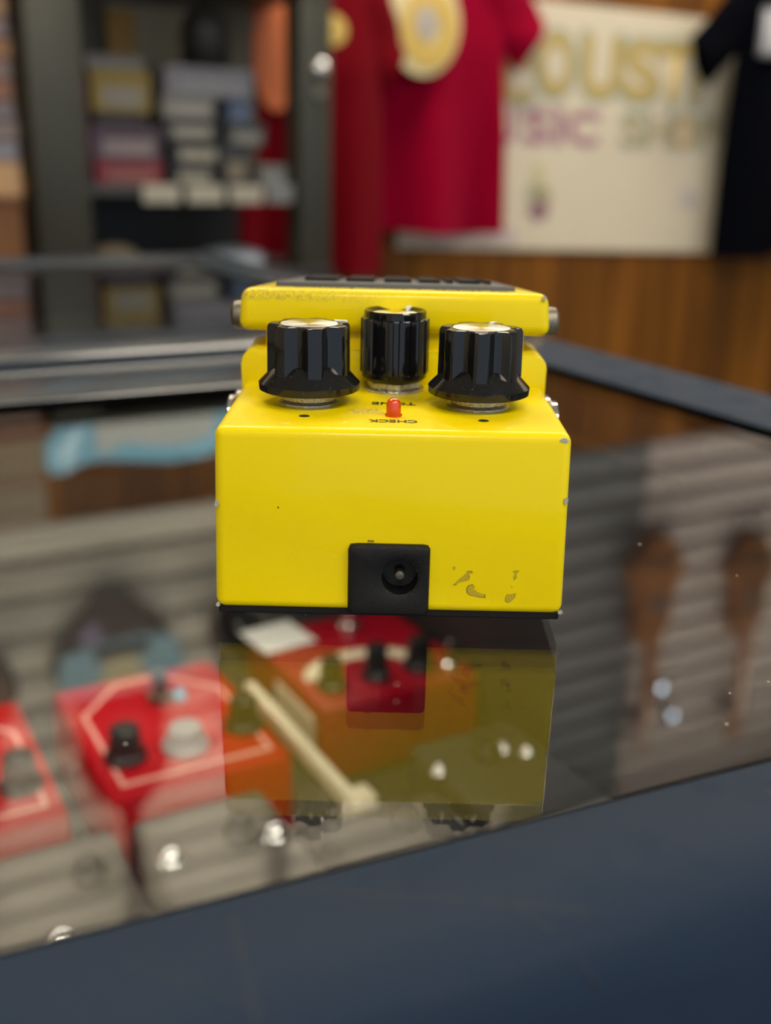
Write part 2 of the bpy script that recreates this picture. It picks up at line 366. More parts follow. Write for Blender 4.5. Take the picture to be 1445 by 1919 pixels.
# ================================================================== shirts on hangers
def shirt(name, lab, cu, n, zb, zt, hw, m, seed, sl=(150, 200), group='shirts hung on the wall'):
    """body a flattened, folded tube; hw = half width of the body"""
    t = thing(name, lab, 'shirt', (cu, n, 0), group=group); rnd = random.Random(seed)
    ph = [rnd.uniform(0, 6.28) for _ in range(6)]
    def fold(x, z, s_):
        k = (zt - z) / (zt - zb)
        return k * (14 * math.sin(x / 38 + ph[0] + 0.0012 * z) + 11 * math.sin(x / 23 + ph[1] - 0.002 * z) + 36 * math.sin(x / 52 + ph[2])) * (1 if s_ > 0 else 0.5)
    def half(z):
        k = (zt - z) / (zt - zb)
        if k < 0.13: return 75 + (hw * 0.93 - 75) * (k / 0.13) ** 0.8
        return hw * (0.93 + 0.07 * min(1, (k - 0.13) / 0.5))
    rows, na, rs = 30, 72, []
    for r in range(rows + 1):
        k = r / rows; z = zt + (zb - zt) * k; h = half(z); d = 20 + 26 * min(1, k * 3); ring = []
        for i in range(na):
            a = 2 * PI * i / na; c, s_ = math.cos(a), math.sin(a)
            x = h * math.copysign(abs(c) ** 0.75, c); y = d * s_
            hem = 10 * math.sin(x / 120 + ph[3]) * k ** 6
            ring.append((x, y - (fold(x, z, -s_) if -s_ > 0 else fold(x, z, -1)), z + hem))
        rs.append(ring)
    MB().rings(rs, False, False).build('torso', m, t, smooth=80)
    MB().lathe([(62, -4), (70, -6), (76, 2), (74, 10), (66, 8), (60, 2)], (0, 0, zt), 28, rad=lambda q, r, h: r * (1 - 0.45 * abs(math.sin(q)))).build('collar', m, t, smooth=80)
    for sg in (-1, 1):
        rs = []
        for r in range(9):
            k = r / 8; ox, oz = sg * (hw * 0.70 + (sl[0] + hw * 0.26) * k), (zt - 78) - sl[1] * k
            rs.append([(ox + sg * (10 + 72 * math.sin(a)) * 0.62, (28 - 4 * k) * math.cos(a) + 6 * math.sin(3 * a + 9 * k) * k, oz + (10 + 78 * math.sin(a)) * (0.9 if k < 1 else 0.88)) for a in [2 * PI * i / 28 for i in range(28)]])
        MB().rings(rs, True, False).build('sleeve', m, t, smooth=80)
    MB().tube([(-hw * 0.8, 0, zt - 66), (-60, 0, zt - 6), (0, 0, zt + 16), (60, 0, zt - 6), (hw * 0.8, 0, zt - 66)], 6).build('hanger', M['black'], t)
    MB().tube([(0, 0, zt + 14), (0, 0, zt + 60), (6, 12, zt + 78), (4, NW - n - 2, zt + 80)], 3).build('hook', M['chrome'], t)
    return t
mg = shirt('tee_shirt', 'magenta tee shirt with round cream record print hanging beside the lettered sign', 1558, 2545, -98, 640, 232, M['magenta'], 3, (95, 160))
def disc_print(par, x, z, rx, rz, y, m, name, n=36, hole=0):
    rings = [[(x + q * rx * math.cos(2 * PI * i / n), y + dy, z + q * rz * math.sin(2 * PI * i / n)) for i in range(n)] for q, dy in ((1, 3), (1, 0), (hole or 0.02, -1.5), (hole or 0.02, 3))]
    MB().rings(rings, False, False).build(name, m, par)
disc_print(mg, -92, 436, 112, 128, -92, M['cream'], 'round_print', hole=0.22)
disc_print(mg, -76, 424, 84, 96, -95, M['yink'], 'print_ring', hole=0.42)
disc_print(mg, -88, 438, 34, 40, -97, M['grey'], 'print_centre')
cr = shirt('tee_shirt', 'dark crimson tee shirt half hidden behind the cabinet post', 1128, 2462, -194, 560, 228, M['crimson'], 11, (20, 190))
disc_print(cr, 30, 392, 40, 36, -92, M['yink'], 'printed_patch')
disc_print(cr, -120, 330, 60, 130, -92, cmat((0.55, 0.13, 0.03)), 'orange_print')
nv = shirt('tee_shirt', 'black navy tee shirt with white chest print right of the sign', 2925, 2510, -186, 690, 272, M['navy'], 5, (150, 215))
for k in range(5): MB().box(-222 + k * 38, -192 + k * 38, -70, -60, 440, 560, 6, 2).build('printed_bar', M['whiteink'], nv)
MB().box(-230, -20, -67, -50, 430, 572, 8, 2).build('print_panel', cmat((0.20, 0.20, 0.23)), nv)

# ================================================================== guitars high on the slats (mirrored in the glass)
def guitar_outline(w, h, k=40):
    out = []
    for i in range(k):
        t = 2 * PI * i / k; y = -math.cos(t)
        lower, waist, upper = math.exp(-((y + 0.42) / 0.52) ** 2), 0.70, math.exp(-((y - 0.62) / 0.34) ** 2)
        r = max(0.56, 0.98 * lower, 0.74 * upper) if True else waist
        out.append((w / 2 * r * math.copysign(abs(math.sin(t)) ** 0.62, math.sin(t)), h / 2 * y))
    return out
def guitar(lab, cu, zc, w, h, mbody, mtop, deep=95, panel=False):
    t = thing('acoustic_guitar', lab, 'guitar', (cu, NW, zc), group='guitars hung on the slatted wall')
    ol = guitar_outline(w, h)
    MB().prism(ol, -deep - 22, -22, 'xz', 5, 2).build('body', mbody, t)
    MB().prism([(a * 0.88, b_ * 0.88) for a, b_ in ol], -deep - 25, -deep - 21, 'xz').build('soundboard', mtop, t)
    disc_print(t, 0, h * 0.08, w * 0.13, w * 0.13, -deep - 27, M['black'], 'sound_hole')
    if panel:  # blue and cream patches paint glossy reflections onto the face
        MB().prism([(-165, -190), (-60, -215), (60, -220), (150, -197), (172, -125), (168, -55), (-172, -55), (-176, -125)], -deep - 27, -deep - 24, 'xz').build('face_patch', M['blue_sheen'], t)
        MB().prism([(-70, -75), (-55, -145), (-5, -205), (45, -145), (70, -75)], -deep - 29, -deep - 26, 'xz').build('face_patch', M['cream'], t)
        MB().prism([(-120, -235), (-90, -270), (-60, -275), (-50, -235), (-80, -205)], -deep - 29, -deep - 24, 'xz').build('face_patch', cmat((0.20, 0.15, 0.30)), t)
    MB().box(-w * .2, w * .2, -deep - 34, -deep - 24, -h * .30, -h * .25, 2, 1).build('bridge', M['ebony'], t)
    MB().box(-24, 24, -deep - 34, -deep - 2, h * .22, h * .5 + 300, 4, 1).build('neck', mbody, t)
    hs = MB().box(-36, 36, -deep - 24, -deep - 4, h * .5 + 300, h * .5 + 450, 6, 1).build('headstock', mbody, t)
    MB().box(-16, 16, -deep, 2, h * .5 + 292, h * .5 + 316, 3, 1).build('wall_hanger', M['black'], t)
    for sg in (-1, 1):
        for q in range(3): MB().lathe([(4, 0), (9, 3), (9, 14), (4, 18)], (sg * 36 - 9, -deep - 14, h * .5 + 330 + q * 42), 10, 'x').build('tuning_peg', M['chrome'], hs)
guitar('maroon acoustic guitar with painted light blue sheen second from the left on the slats', 582, 1370, 385, 660, M['maroon'], M['maroon'], panel=True)
guitar('maroon acoustic guitar leftmost of the row on the beige slats', 130, 1370, 385, 660, M['maroon'], M['brownt'])
guitar('maroon acoustic guitar third from the left on the beige slats', 1040, 1370, 385, 660, M['maroon'], M['maroon'])
guitar('small brown ukulele hung where charcoal and rose slats meet', 2575, 1400, 260, 460, M['brownt'], M['brownt'], 70)
guitar('small brown ukulele rightmost on the rose slats', 3080, 1470, 250, 440, M['brownt'], M['brownt'], 70)
# two invented glowing discs on the slats, standing in for blue-white highlights
for k, (uu, zz) in enumerate(((2660, 1812), (2735, 1950))):
    t = thing('glint_stand_in', ('lower' if k == 0 else 'upper') + ' of two made-up blue-white glints on the rose slats', 'lamp', (uu, NW, zz), group='made-up glints on the slats')
    MB().lathe([(10, 0), (12, -30), (18, -60), (20, -80), (17, -80)], (0, 0, 0), 20, 'y').build('housing', M['black'], t)
    MB().lathe([(2, -88), (9, -86), (16, -80), (16, -76)], (0, 0, 0), 20, 'y').build('glint_glow', M['glint_glow'], t)
# light-blue solid-body guitar laid sideways along the top of the boards
t = thing('electric_guitar', 'light blue electric guitar hung sideways on the wood boards under the slats', 'guitar', (690, NW, 590))
bl = [(-258, 40), (-262, 78), (-240, 100), (-205, 98), (-180, 72), (-120, 66), (-40, 84), (60, 98), (160, 96), (235, 70), (262, 20), (258, -60), (215, -130), (120, -160), (20, -140), (-60, -120), (-160, -150), (-235, -110), (-262, -30)]
MB().prism(bl, -75, -30, 'xz', 7, 2).build('body', M['sky'], t)
MB().prism([(a * 0.62 + 30, b_ * 0.6 - 6) for a, b_ in bl], -79, -74, 'xz').build('pickguard', M['guard'], t)
MB().box(-620, -240, -92, -68, -50, -2, 4, 1).build('neck', M['brownt'], t)
MB().prism([(-620, -56), (-620, 4), (-780, 24), (-800, 0), (-790, -50)], -88, -70, 'xz').build('headstock', M['brownt'], t)
for xx in (-170, 170): MB().box(xx - 10, xx + 10, -72, -1, -20, 0).build('bracket', M['black'], t)

# ================================================================== glass counter
case = thing('display_case', 'long glass-topped display case with slate blue frame and black seal with painted gap shadow', 'display case', (0, 0, 0))
def isect(p, d, q, e):
    den = d[0] * e[1] - d[1] * e[0]; s_ = ((q[0] - p[0]) * e[1] - (q[1] - p[1]) * e[0]) / den
    return (p[0] + s_ * d[0], p[1] + s_ * d[1])
def frame_loop(lines, prof, names, mats, width):
    """lines: inner edges as (point, direction, outward normal); prof: (share of width, z)"""
    n = len(lines)
    def corner(i, k, f):
        (p, d, o), (q, e, oo) = lines[i], lines[k]; a, c = width[i] * f, width[k] * f
        return isect((p[0] + o[0] * a, p[1] + o[1] * a), d, (q[0] + oo[0] * c, q[1] + oo[1] * c), e)
    for i in range(n):
        rs = [[(*corner(i, (i - 1) % n, f), z) for f, z in prof], [(*corner(i, (i + 1) % n, f), z) for f, z in prof]]
        MB().rings(rs).build(names, mats[i] if isinstance(mats, tuple) else mats, case, smooth=50)
def line(p, q, inside):
    d = Vector((q[0] - p[0], q[1] - p[1])).normalized(); o = Vector((-d.y, d.x))
    if (Vector(inside) - Vector(p)).dot(o) > 0: o = -o
    return (p, (d.x, d.y), (o.x, o.y))
IN1 = (60, 60)
L1 = [line((-86.8, -60.9), (30.4, -72.1), IN1), line((205.4, 201.8), (202.3, 82.6), IN1), line((-34.9, 229.5), (54.6, 229), IN1), line((-700, 0), (-700, 100), IN1)]
G1 = (1.6, 5.0, 7.0, 3.0)
PROF = [(0.0, -7), (0.0, 1.2), (0.02, 1.9), (0.06, 2.4), (0.5, 3.4), (0.80, 3.0), (0.90, 1.8), (0.97, -1.0), (1.0, -5), (1.0, -46), (0.9, -46), (0.3, -7)]
frame_loop([(Vector(p) + Vector(o) * g, d, o) for (p, d, o), g in zip(L1, G1)], PROF, 'frame_rail', (M['frame'], M['frame'], M['frame2'], M['frame2']), (29, 50, 60, 50))
frame_loop(L1, [(0, -6), (0, 0.7), (1, 0.9), (1, -6)], 'gasket_shade', M['gasket_shade'], (2.0, 5.4, 7.4, 3.4))  # broad black strip: seal plus the rail's shadow gap, put in as colour
L2 = [line((0, 396), (100, 396), (0, 500)), line((218, 400), (218, 700), (0, 500)), line((0, 757), (100, 757), (0, 500)), line((-700, 0), (-700, 100), (0, 500))]
PROF2 = [(0.0, -7), (0.0, 1.5), (0.04, 2.4), (0.25, 4.4), (0.42, 3.0), (0.55, 6.0), (0.80, 6.5), (0.93, 4.0), (1.0, -2), (1.0, -46), (0.9, -46), (0.3, -7)]
frame_loop([(Vector(p) + Vector(o) * 2.2, d, o) for p, d, o in L2], PROF2, 'frame_rail', M['frame2'], (92, 44, 44, 50))
frame_loop(L2, [(0, -6), (0, 0.7), (1, 0.9), (1, -6)], 'gasket_shade', M['gasket_shade'], (2.2, 2.6, 2.6, 3))
TG = 2.0
MB().hexa([(-720, -8, -TG), (226, -98, -TG), (226, 240, -TG), (-720, 240, -TG), (-720, -8, 0), (226, -98, 0), (226, 240, 0), (-720, 240, 0)]).build('glass_top', M['glass'], case)
MB().box(-720, 236, 385, 765, -TG, 0).build('glass_top', M['glass'], case)
ZS = -245
MB().box(-740, 250, -96, 790, ZS - 18, ZS).build('shelf_board', M['inner'], case)
MB().hexa([(-745, -40, ZF), (250, -132, ZF), (250, -114, ZF), (-745, -20, ZF), (-745, -40, -46), (250, -132, -46), (250, -114, -46), (-745, -20, -46)]).build('front_panel', M['body'], case)
MB().box(238, 254, -110, 800, ZF, -46).build('end_panel', M['body'], case)
MB().box(-745, 254, 786, 800, ZF, -46).build('back_panel', M['body'], case)
MB().box(-745, 254, 294, 306, -46, -7).build('middle_bar', M['body'], case)
# pale scratches and a speck on the near rail
sc = MB()
def zrail(v):
    p, d, o = L1[0]; f = ((v.x - p[0]) * o[0] + (v.y - p[1]) * o[1] - G1[0]) / 29
    pr = [(.02, 1.9), (.06, 2.4), (.5, 3.4), (.8, 3.0), (.9, 1.8), (.97, -1)]
    for (f0, z0), (f1, z1) in zip(pr, pr[1:]):
        if f <= f1: return z0 + (z1 - z0) * max(0, (f - f0) / (f1 - f0))
    return -1
for (a, b_, w) in (((-60, -66), (-66, -92), .22), ((-53, -68), (-22, -90), .25), ((20, -80), (11, -98), .28), ((-30, -84), (-26, -97), .18), ((30, -86), (42, -94), .2), ((-75, -72), (-58, -93), .15)):
    for i in range(6):                                     # short pieces that follow the rail's crown
        p = Vector(a).lerp(Vector(b_), i / 6); q = Vector(a).lerp(Vector(b_), (i + 1) / 6); d = (q - p).normalized(); o = Vector((-d.y, d.x)) * w
        c4 = (p - o, q - o, q + o, p + o)
        sc.hexa([(v.x, v.y, zrail(v) - .3) for v in c4] + [(v.x, v.y, zrail(v) + .03) for v in c4])
sc.build('scratch_marks', M['scratch'], case, kind='stuff')
dg_ = MB(); rd = random.Random(4)
for uu, nn, r in ((82.1, 16.6, .45), (95.0, -53.7, .35), (33, -60, .3), (42, -52, .3), (49.5, 6.4, .25), (52, -52, .25), (-12, 14, .25), (88, -10, .3), (100, -45, .3), (120, 20, .35), (-60, -20, .3)):
    dg_.prism([(uu + r * rd.uniform(.5, 1.2) * math.cos(i * PI / 3.5), nn + r * rd.uniform(.5, 1.2) * math.sin(i * PI / 3.5)) for i in range(7)], .02, .12)
dg_.build('dust_specks', cmat((0.28, 0.27, 0.25)), case, kind='stuff')
# fill lights added under front rail and middle bar to brighten the pedals
for (u0, u1, nn, zz, nm) in ((-600, 190, -44, -10, 'added_fill'), (-600, 190, 262, -50, 'added_fill')):
    ld = bpy.data.lights.new(nm, 'AREA'); ld.shape = 'RECTANGLE'; ld.size = (u1 - u0) * MM; ld.size_y = 0.02; ld.energy = CASE_FILL; ld.color = (1, 0.92, 0.8)
    lo = bpy.data.objects.new(nm, ld); COL.objects.link(lo); lo.location = Vector(W((u0 + u1) / 2, nn, zz)) * MM
    lo.rotation_euler = (math.radians(28 if nn < 0 else -8), 0, TH)

# ------------------------------------------------------------------ pedals inside the case
def dial(par, x, y, z, r=8.5, h=17, m='dial', name='control_knob'):
    MB().lathe([(r * 1.25, 0), (r * 1.25, 3), (r, 5), (r * .86, h), (r * .7, h + 1)], (x, y, z), 20).build(name, M[m], par)
def stomp(par, x, y, z, r=6, m='chrome'):
    MB().lathe([(r * 1.35, 0), (r * 1.35, 4), (r * .8, 5), (r * .8, 11), (r * .9, 12), (r * .75, 17), (r * .3, 18.5)], (x, y, z), 20).build('foot_switch', M[m], par)
def pedal(lab, u0, u1, n0, n1, top, mt, ms=None, rot=0, bev=4):
    cu, cn = (u0 + u1) / 2, (n0 + n1) / 2; w, l = u1 - u0, n1 - n0
    t = thing('effects_pedal', lab, 'pedal', (cu, cn, ZS), rot, group='pedals on show under the glass')
    h = top - ZS
    MB().box(-w / 2, w / 2, -l / 2, l / 2, 2, h, bev, 3, taper=(1.5, 1.5)).build('casing', mt, t)
    MB().box(-w / 2 + 3, w / 2 - 3, -l / 2 + 3, l / 2 - 3, 0, 2.2).build('base_plate', M['rubber'], t)
    for sg in (-1, 1): MB().lathe([(6, -1), (6, 1.6), (4, 2)], (sg * (w / 2 - 1.5) - (0 if sg > 0 else 0), l * .1, h * .5), 14, 'x').build('jack_nut', M['chrome'], t) if sg > 0 else MB().lathe([(4, -2), (6, -1.6), (6, 1)], (-(w / 2 - 1.5), l * .1, h * .5), 14, 'x').build('jack_nut', M['chrome'], t)
    return t, w, l, h
def outline(par, w, l, h, m, ins=9, wd_=2.6):
    """printed hexagon line running round the top plate"""
    x, y = w / 2 - ins, l / 2 - ins
    pts = [(-x, -y), (x, -y), (x, y * .45), (x * .35, y), (-x * .35, y), (-x, y * .45)]
    rs = [[(a * f, b_ * f, h + dz) for a, b_ in pts] for f, dz in ((1, -.3), (1, .25), (1 - wd_ * 2 / w, .25), (1 - wd_ * 2 / w, -.3))]
    MB().rings(rs, False, False).build('printed_outline', m, par)
t, w, l, h = pedal('red pedal with pale hexagon outline and three knobs left of the yellow pedal', 2, 98, 262, 385, -195, M['red'])
outline(t, w, l, h, M['pinkline'])
dial(t, -30, -28, h); dial(t, 0, -31, h, 9.5, 12, 'greyk'); dial(t, 34, -25, h); stomp(t, 4, 24, h, 5, 'screw'); dial(t, 14, 20, h, 3, 3, 'sky', 'jewel')
t, w, l, h = pedal('red pedal with pale outline at the far left under the glass', -112, -14, 262, 385, -195, M['red'])
outline(t, w, l, h, M['pinkline']); dial(t, -30, -28, h); dial(t, 32, -30, h); stomp(t, 4, 22, h)
t, w, l, h = pedal('red pedal with cream arc print and black knobs under the yellow pedal', 128, 234, 295, 408, -195, M['redd'])
arc = [(math.cos(a), math.sin(a)) for a in [PI * i / 14 for i in range(15)]]
MB().prism([(38 * a - 8, 26 * b_ - 22) for a, b_ in arc] + [(26 * a - 8, 15 * b_ - 22) for a, b_ in arc[::-1]], h - .3, h + .3).build('printed_arc', M['creamp'], t)
dial(t, -36, -34, h, 7, 18); dial(t, -7, -34, h, 7, 20); dial(t, 22, -34, h, 8, 18); stomp(t, 38, -44, h, 4); stomp(t, 10, 34, h)
MB().box(-53.6, -52.2, -46, 6, 8, 40, .3, 1).build('side_label', M['creamp'], t)
t = thing('price_card', 'white price card lying on the red pedal beneath the yellow one', 'price card', (146, 392, ZS + 50), 0.1)
MB().box(-20, 16, -18, 18, 0.4, 1.4, .3, 1).build('card', M['card'], t)
t = thing('plastic_strip', 'cream plastic strip with a thick end lying between the red pedals', 'strip', (106, 280, ZS))
MB().box(-3, 3, -68, 66, 40, 50, 1.5, 2).build('strip', M['creamp'], t)
MB().box(-4, 10, -72, -58, 0, 51, 2, 2).build('thick_end', M['creamp'], t)
MB().box(-3, 3, 56, 66, 0, 42, 1, 1).build('foot', M['creamp'], t)
for k, (u0, u1, n0, n1, lab) in enumerate(((-66, 0, 120, 246, 'silver pedal with chrome switch leftmost of the front row under the glass'), (5, 72, 116, 246, 'silver pedal with black knob second from the left in the front row'),
                                          (80, 146, 108, 206, 'silver pedal under the front of the yellow pedal'), (152, 218, 128, 246, 'silver pedal rightmost of the front row under the glass'),
                                          (-140, -74, 118, 246, 'silver pedal at the left edge of the front row'))):
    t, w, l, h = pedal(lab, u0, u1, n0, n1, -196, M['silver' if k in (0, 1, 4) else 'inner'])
    for uu, nn in ((60.8, 203.8), (14.5, 208), (-38.5, 177.6), (204, 210), (194.8, 218), (154, 215)):
        if u0 < uu < u1: f = .55 if uu > 150 else .8; MB().lathe([(a * f, b_ * f) for a, b_ in ((9, 0), (9, 1.5), (8, 2), (7.4, 5), (5.2, 7.6), (2.6, 8.9), (.2, 9.3))], (uu - (u0 + u1) / 2, nn - (n0 + n1) / 2, h), 28).build('foot_switch', M['chrome'], t, smooth=60)
    dial(t, 14 - 5 * k, 30, h, 6, 9)
    MB().box(-w / 2 + 6, w / 2 - 6, -l / 2 + 8, -l / 2 + 30, h - .2, h + .5).build('name_plate', M['greyk'], t)
t, w, l, h = pedal('black pedal behind the white price card under the glass', 150, 226, 415, 520, -205, cmat((0.02, 0.02, 0.022), 0.4)); stomp(t, 0, 20, h)

# ================================================================== tall glass cabinet by the wall
cab = thing('glass_cabinet', 'tall glass cabinet with olive grey posts standing left of the tee shirts', 'cabinet', (0, 0, 0))
MB().box(354, 458, 2022, 2110, -138, 425, 5, 2).build('post', M['post'], cab)
MB().box(911, 985, 2022, 2100, -138, 425, 5, 2).build('post', M['post'], cab)
MB().lathe([(14, 0), (16, -6), (16, -18), (10, -23), (3, -25)], (952, 2022, 273), 24, 'y').build('lock', M['chrome'], cab)
MB().lathe([(12, 0), (13, -6), (13, -12), (4, -15)], (954, 2022, 222), 20, 'y').build('lock', M['screw'], cab)
MB().box(350, 990, 2020, 2384, ZF, -138, 3, 1).build('base', M['black'], cab)
MB().box(348, 992, 2018, 2386, 425, 445, 3, 1).build('top', M['post'], cab)
MB().box(458, 911, 2050, 2374, 14, 34, 2, 1).build('shelf', cmat((0.05, 0.052, 0.05)), cab)
MB().box(372, 955, 2374, 2382, 34, 425).build('back_panel', cmat((0.11, 0.09, 0.055)), cab)
MB().box(372, 905, 2374, 2382, -138, 14).build('back_panel', M['black'], cab)
def card(u0, u1, z0, z1, lab, c=(0.72, 0.66, 0.52)):
    t = thing('price_card', lab, 'price card', ((u0 + u1) / 2, 2044, z0), group='price cards along the cabinet shelf')
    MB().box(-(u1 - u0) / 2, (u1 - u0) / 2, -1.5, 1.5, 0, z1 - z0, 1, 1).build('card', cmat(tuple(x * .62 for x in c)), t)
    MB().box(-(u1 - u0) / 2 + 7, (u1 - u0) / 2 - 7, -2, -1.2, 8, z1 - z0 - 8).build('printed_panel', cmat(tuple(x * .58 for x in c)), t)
card(570, 646, -1, 35, 'cream price card leftmost on the cabinet shelf edge')
card(664, 742, -1, 35, 'cream price card in the middle of the cabinet shelf edge')
card(759, 831, -1, 35, 'cream price card beside the grey one on the shelf edge')
card(843, 903, -1, 40, 'grey price card at the right end of the shelf edge', (0.36, 0.37, 0.35))
def pbox(u0, u1, n0, n1, z0, z1, c, lab, lc=None, rot=0, name='pedal_box', cat='box', grp='boxes and pedals stacked in the glass cabinet'):
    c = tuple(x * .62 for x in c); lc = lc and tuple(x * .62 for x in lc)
    t = thing(name, lab, cat, ((u0 + u1) / 2, (n0 + n1) / 2, z0), rot, grp); w, l, h = u1 - u0, n1 - n0, z1 - z0
    MB().box(-w / 2, w / 2, -l / 2, l / 2, 0, h * .72, 1.5, 1).build('carton', cmat(c), t)
    MB().box(-w / 2 - 1.2, w / 2 + 1.2, -l / 2 - 1.2, l / 2 + 1.2, h * .66, h - .4, 1.5, 1).build('lid', cmat(tuple(x * .85 for x in c)), t)
    if lc: MB().box(-w * .34, w * .38, -l / 2 - 2, -l / 2 - .6, h * .12, h * .62).build('label', cmat(lc), t)
    return t
pbox(490, 627, 2090, 2226, 35, 82, (0.42, 0.05, 0.07), 'red box at the bottom of the left cabinet stack', (0.45, 0.16, 0.14))
pbox(483, 627, 2090, 2226, 82, 148, (0.15, 0.09, 0.13), 'purple grey box on the red box in the cabinet', (0.42, 0.34, 0.33))
pbox(494, 600, 2095, 2226, 148, 173, (0.06, 0.05, 0.05), 'flat dark box under the yellow box in the cabinet')
pbox(490, 608, 2090, 2218, 173, 252, (0.44, 0.30, 0.04), 'yellow box with cream label in the left cabinet stack', (0.40, 0.36, 0.28))
pbox(479, 596, 2090, 2218, 252, 279, (0.24, 0.22, 0.20), 'grey carton topmost of the left cabinet stack')
pbox(461, 479, 2090, 2242, 35, 241, (0.22, 0.05, 0.07), 'narrow maroon box standing beside the cabinet post')
pbox(646, 742, 2090, 2210, 35, 78, (0.05, 0.05, 0.055), 'black and cream pedal box lowest in the middle cabinet stack', (0.55, 0.50, 0.38))
pbox(642, 755, 2090, 2210, 78, 124, (0.05, 0.05, 0.055), 'black and cream box second from the shelf in the middle stack', (0.62, 0.57, 0.44), 0.08)
pbox(638, 752, 2090, 2210, 124, 167, (0.06, 0.06, 0.06), 'black and cream box third from the shelf in the middle stack', (0.60, 0.56, 0.45), -0.05)
pbox(634, 744, 2090, 2210, 167, 209, (0.42, 0.40, 0.35), 'pale cream box under the lavender carton in the cabinet', (0.58, 0.55, 0.48))
pbox(642, 831, 2090, 2210, 209, 268, (0.34, 0.33, 0.37), 'wide lavender grey carton on the middle cabinet stack', (0.40, 0.39, 0.42))
pbox(763, 824, 2098, 2210, 35, 116, (0.08, 0.085, 0.08), 'dark pedal box with blue side in the right cabinet stack', (0.38, 0.30, 0.20))
pbox(774, 862, 2098, 2210, 116, 162, (0.10, 0.10, 0.095), 'dark box with grey label right of the middle cabinet stack', (0.46, 0.44, 0.38))
pbox(839, 899, 2069, 2178, 35, 78, (0.36, 0.36, 0.33), 'light grey box at the right end of the cabinet shelf', (0.40, 0.40, 0.38))
pbox(778, 831, 2098, 2210, 162, 209, (0.14, 0.20, 0.34), 'blue box beneath the lavender carton', (0.20, 0.25, 0.38))
t = thing('tote_bag', 'black rounded bag on top of the lavender carton', 'bag', (752, 2150, 268))
MB().lathe([(34, 0), (50, 10), (54, 70), (42, 104), (18, 118)], (0, 0, 0), 24, rad=lambda q, r, h: r * (1 + .05 * math.sin(5 * q + h * .06))).build('bag_body', M['black'], t, smooth=60)
MB().tube([(-20, 0, 108), (-16, 0, 134), (0, 0, 142), (16, 0, 134), (20, 0, 108)], 4).build('handle', M['black'], t)
t = thing('folded_paper', 'beige folded paper leaning against the back of the cabinet', 'paper', (740, 2340, 35))
MB().hexa([(-140, -16, 0), (50, -16, 0), (50, -10, 0), (-140, -10, 0), (-140, 18, 372), (50, 18, 372), (50, 24, 372), (-140, 24, 372)]).build('sheet', cmat((0.34, 0.30, 0.20)), t)
MB().hexa([(-144, -14, 150), (-80, -14, 150), (-80, -8, 150), (-144, -8, 150), (-144, 4, 360), (-80, 4, 360), (-80, 14, 360), (-144, 14, 360)]).build('orange_flap', cmat((0.40, 0.22, 0.04)), t)
t = thing('cloth_bundle', 'tan cloth bundle on the cabinet base beside the left post', 'cloth', (528, 2130, -138))
MB().lathe([(46, 0), (56, 12), (50, 32), (28, 46), (8, 50)], (0, 0, 0), 24, rad=lambda q, r, h: r * (1 + .1 * math.sin(3 * q) + .04 * math.sin(7 * q))).build('cloth', cmat((0.30, 0.24, 0.15)), t, smooth=60)
t = thing('plastic_bag', 'pale blue grey bag on the cabinet base near the right post', 'bag', (790, 2130, -138))
MB().lathe([(64, 0), (84, 10), (76, 26), (42, 36), (10, 40)], (0, 0, 0), 24, rad=lambda q, r, h: r * (1 + .1 * math.sin(4 * q) + .05 * math.sin(9 * q))).build('bag_body', cmat((0.26, 0.30, 0.36)), t, smooth=60)
# stand with a tall stack of small cases left of the post
st = thing('storage_stand', 'wooden storage stand at the left edge beside the glass cabinet', 'stand', (110, 2120, ZF))
MB().box(-330, 222, -70, 190, 0, 948, 4, 1).build('cabinet_body', M['brownt'], st); MB().box(-336, 226, -76, 196, 948, 960, 2, 1).build('top_board', M['brownt'], st)
cols = [(0.45, 0.27, 0.13), (0.22, 0.21, 0.24), (0.20, 0.15, 0.14), (0.17, 0.14, 0.15), (0.24, 0.11, 0.07), (0.20, 0.14, 0.13), (0.26, 0.13, 0.06), (0.20, 0.15, 0.15), (0.30, 0.18, 0.09), (0.30, 0.14, 0.06), (0.22, 0.14, 0.10), (0.26, 0.14, 0.08),
        (0.40, 0.30, 0.18), (0.42, 0.33, 0.21), (0.38, 0.27, 0.16), (0.44, 0.35, 0.22), (0.40, 0.31, 0.2)]
nm = ['peach', 'blue grey', 'mauve brown', 'mauve', 'rust', 'pinkish brown', 'orange brown', 'grey mauve', 'tan', 'bright rust', 'dull brown', 'red brown', 'sand', 'pale sand', 'ochre', 'light straw', 'topmost straw']
z = 10.0
for k, c in enumerate(cols):
    hh = 66 if k == 0 else 36; j = random.uniform(-3, 3)
    t = thing('small_case', nm[k] + ' small case in the tall stack left of the cabinet post', 'case', (268 + j, 2110, z), 0, 'small cases stacked left of the cabinet')
    MB().box(-100, 66, -60, 70, 0, hh - 1, 3, 1).build('shell', cmat(c), t); MB().box(-92, 58, -61, -59.5, 5, hh - 7).build('label', cmat(tuple(min(1, x * 1.25) for x in c)), t)
    z += hh

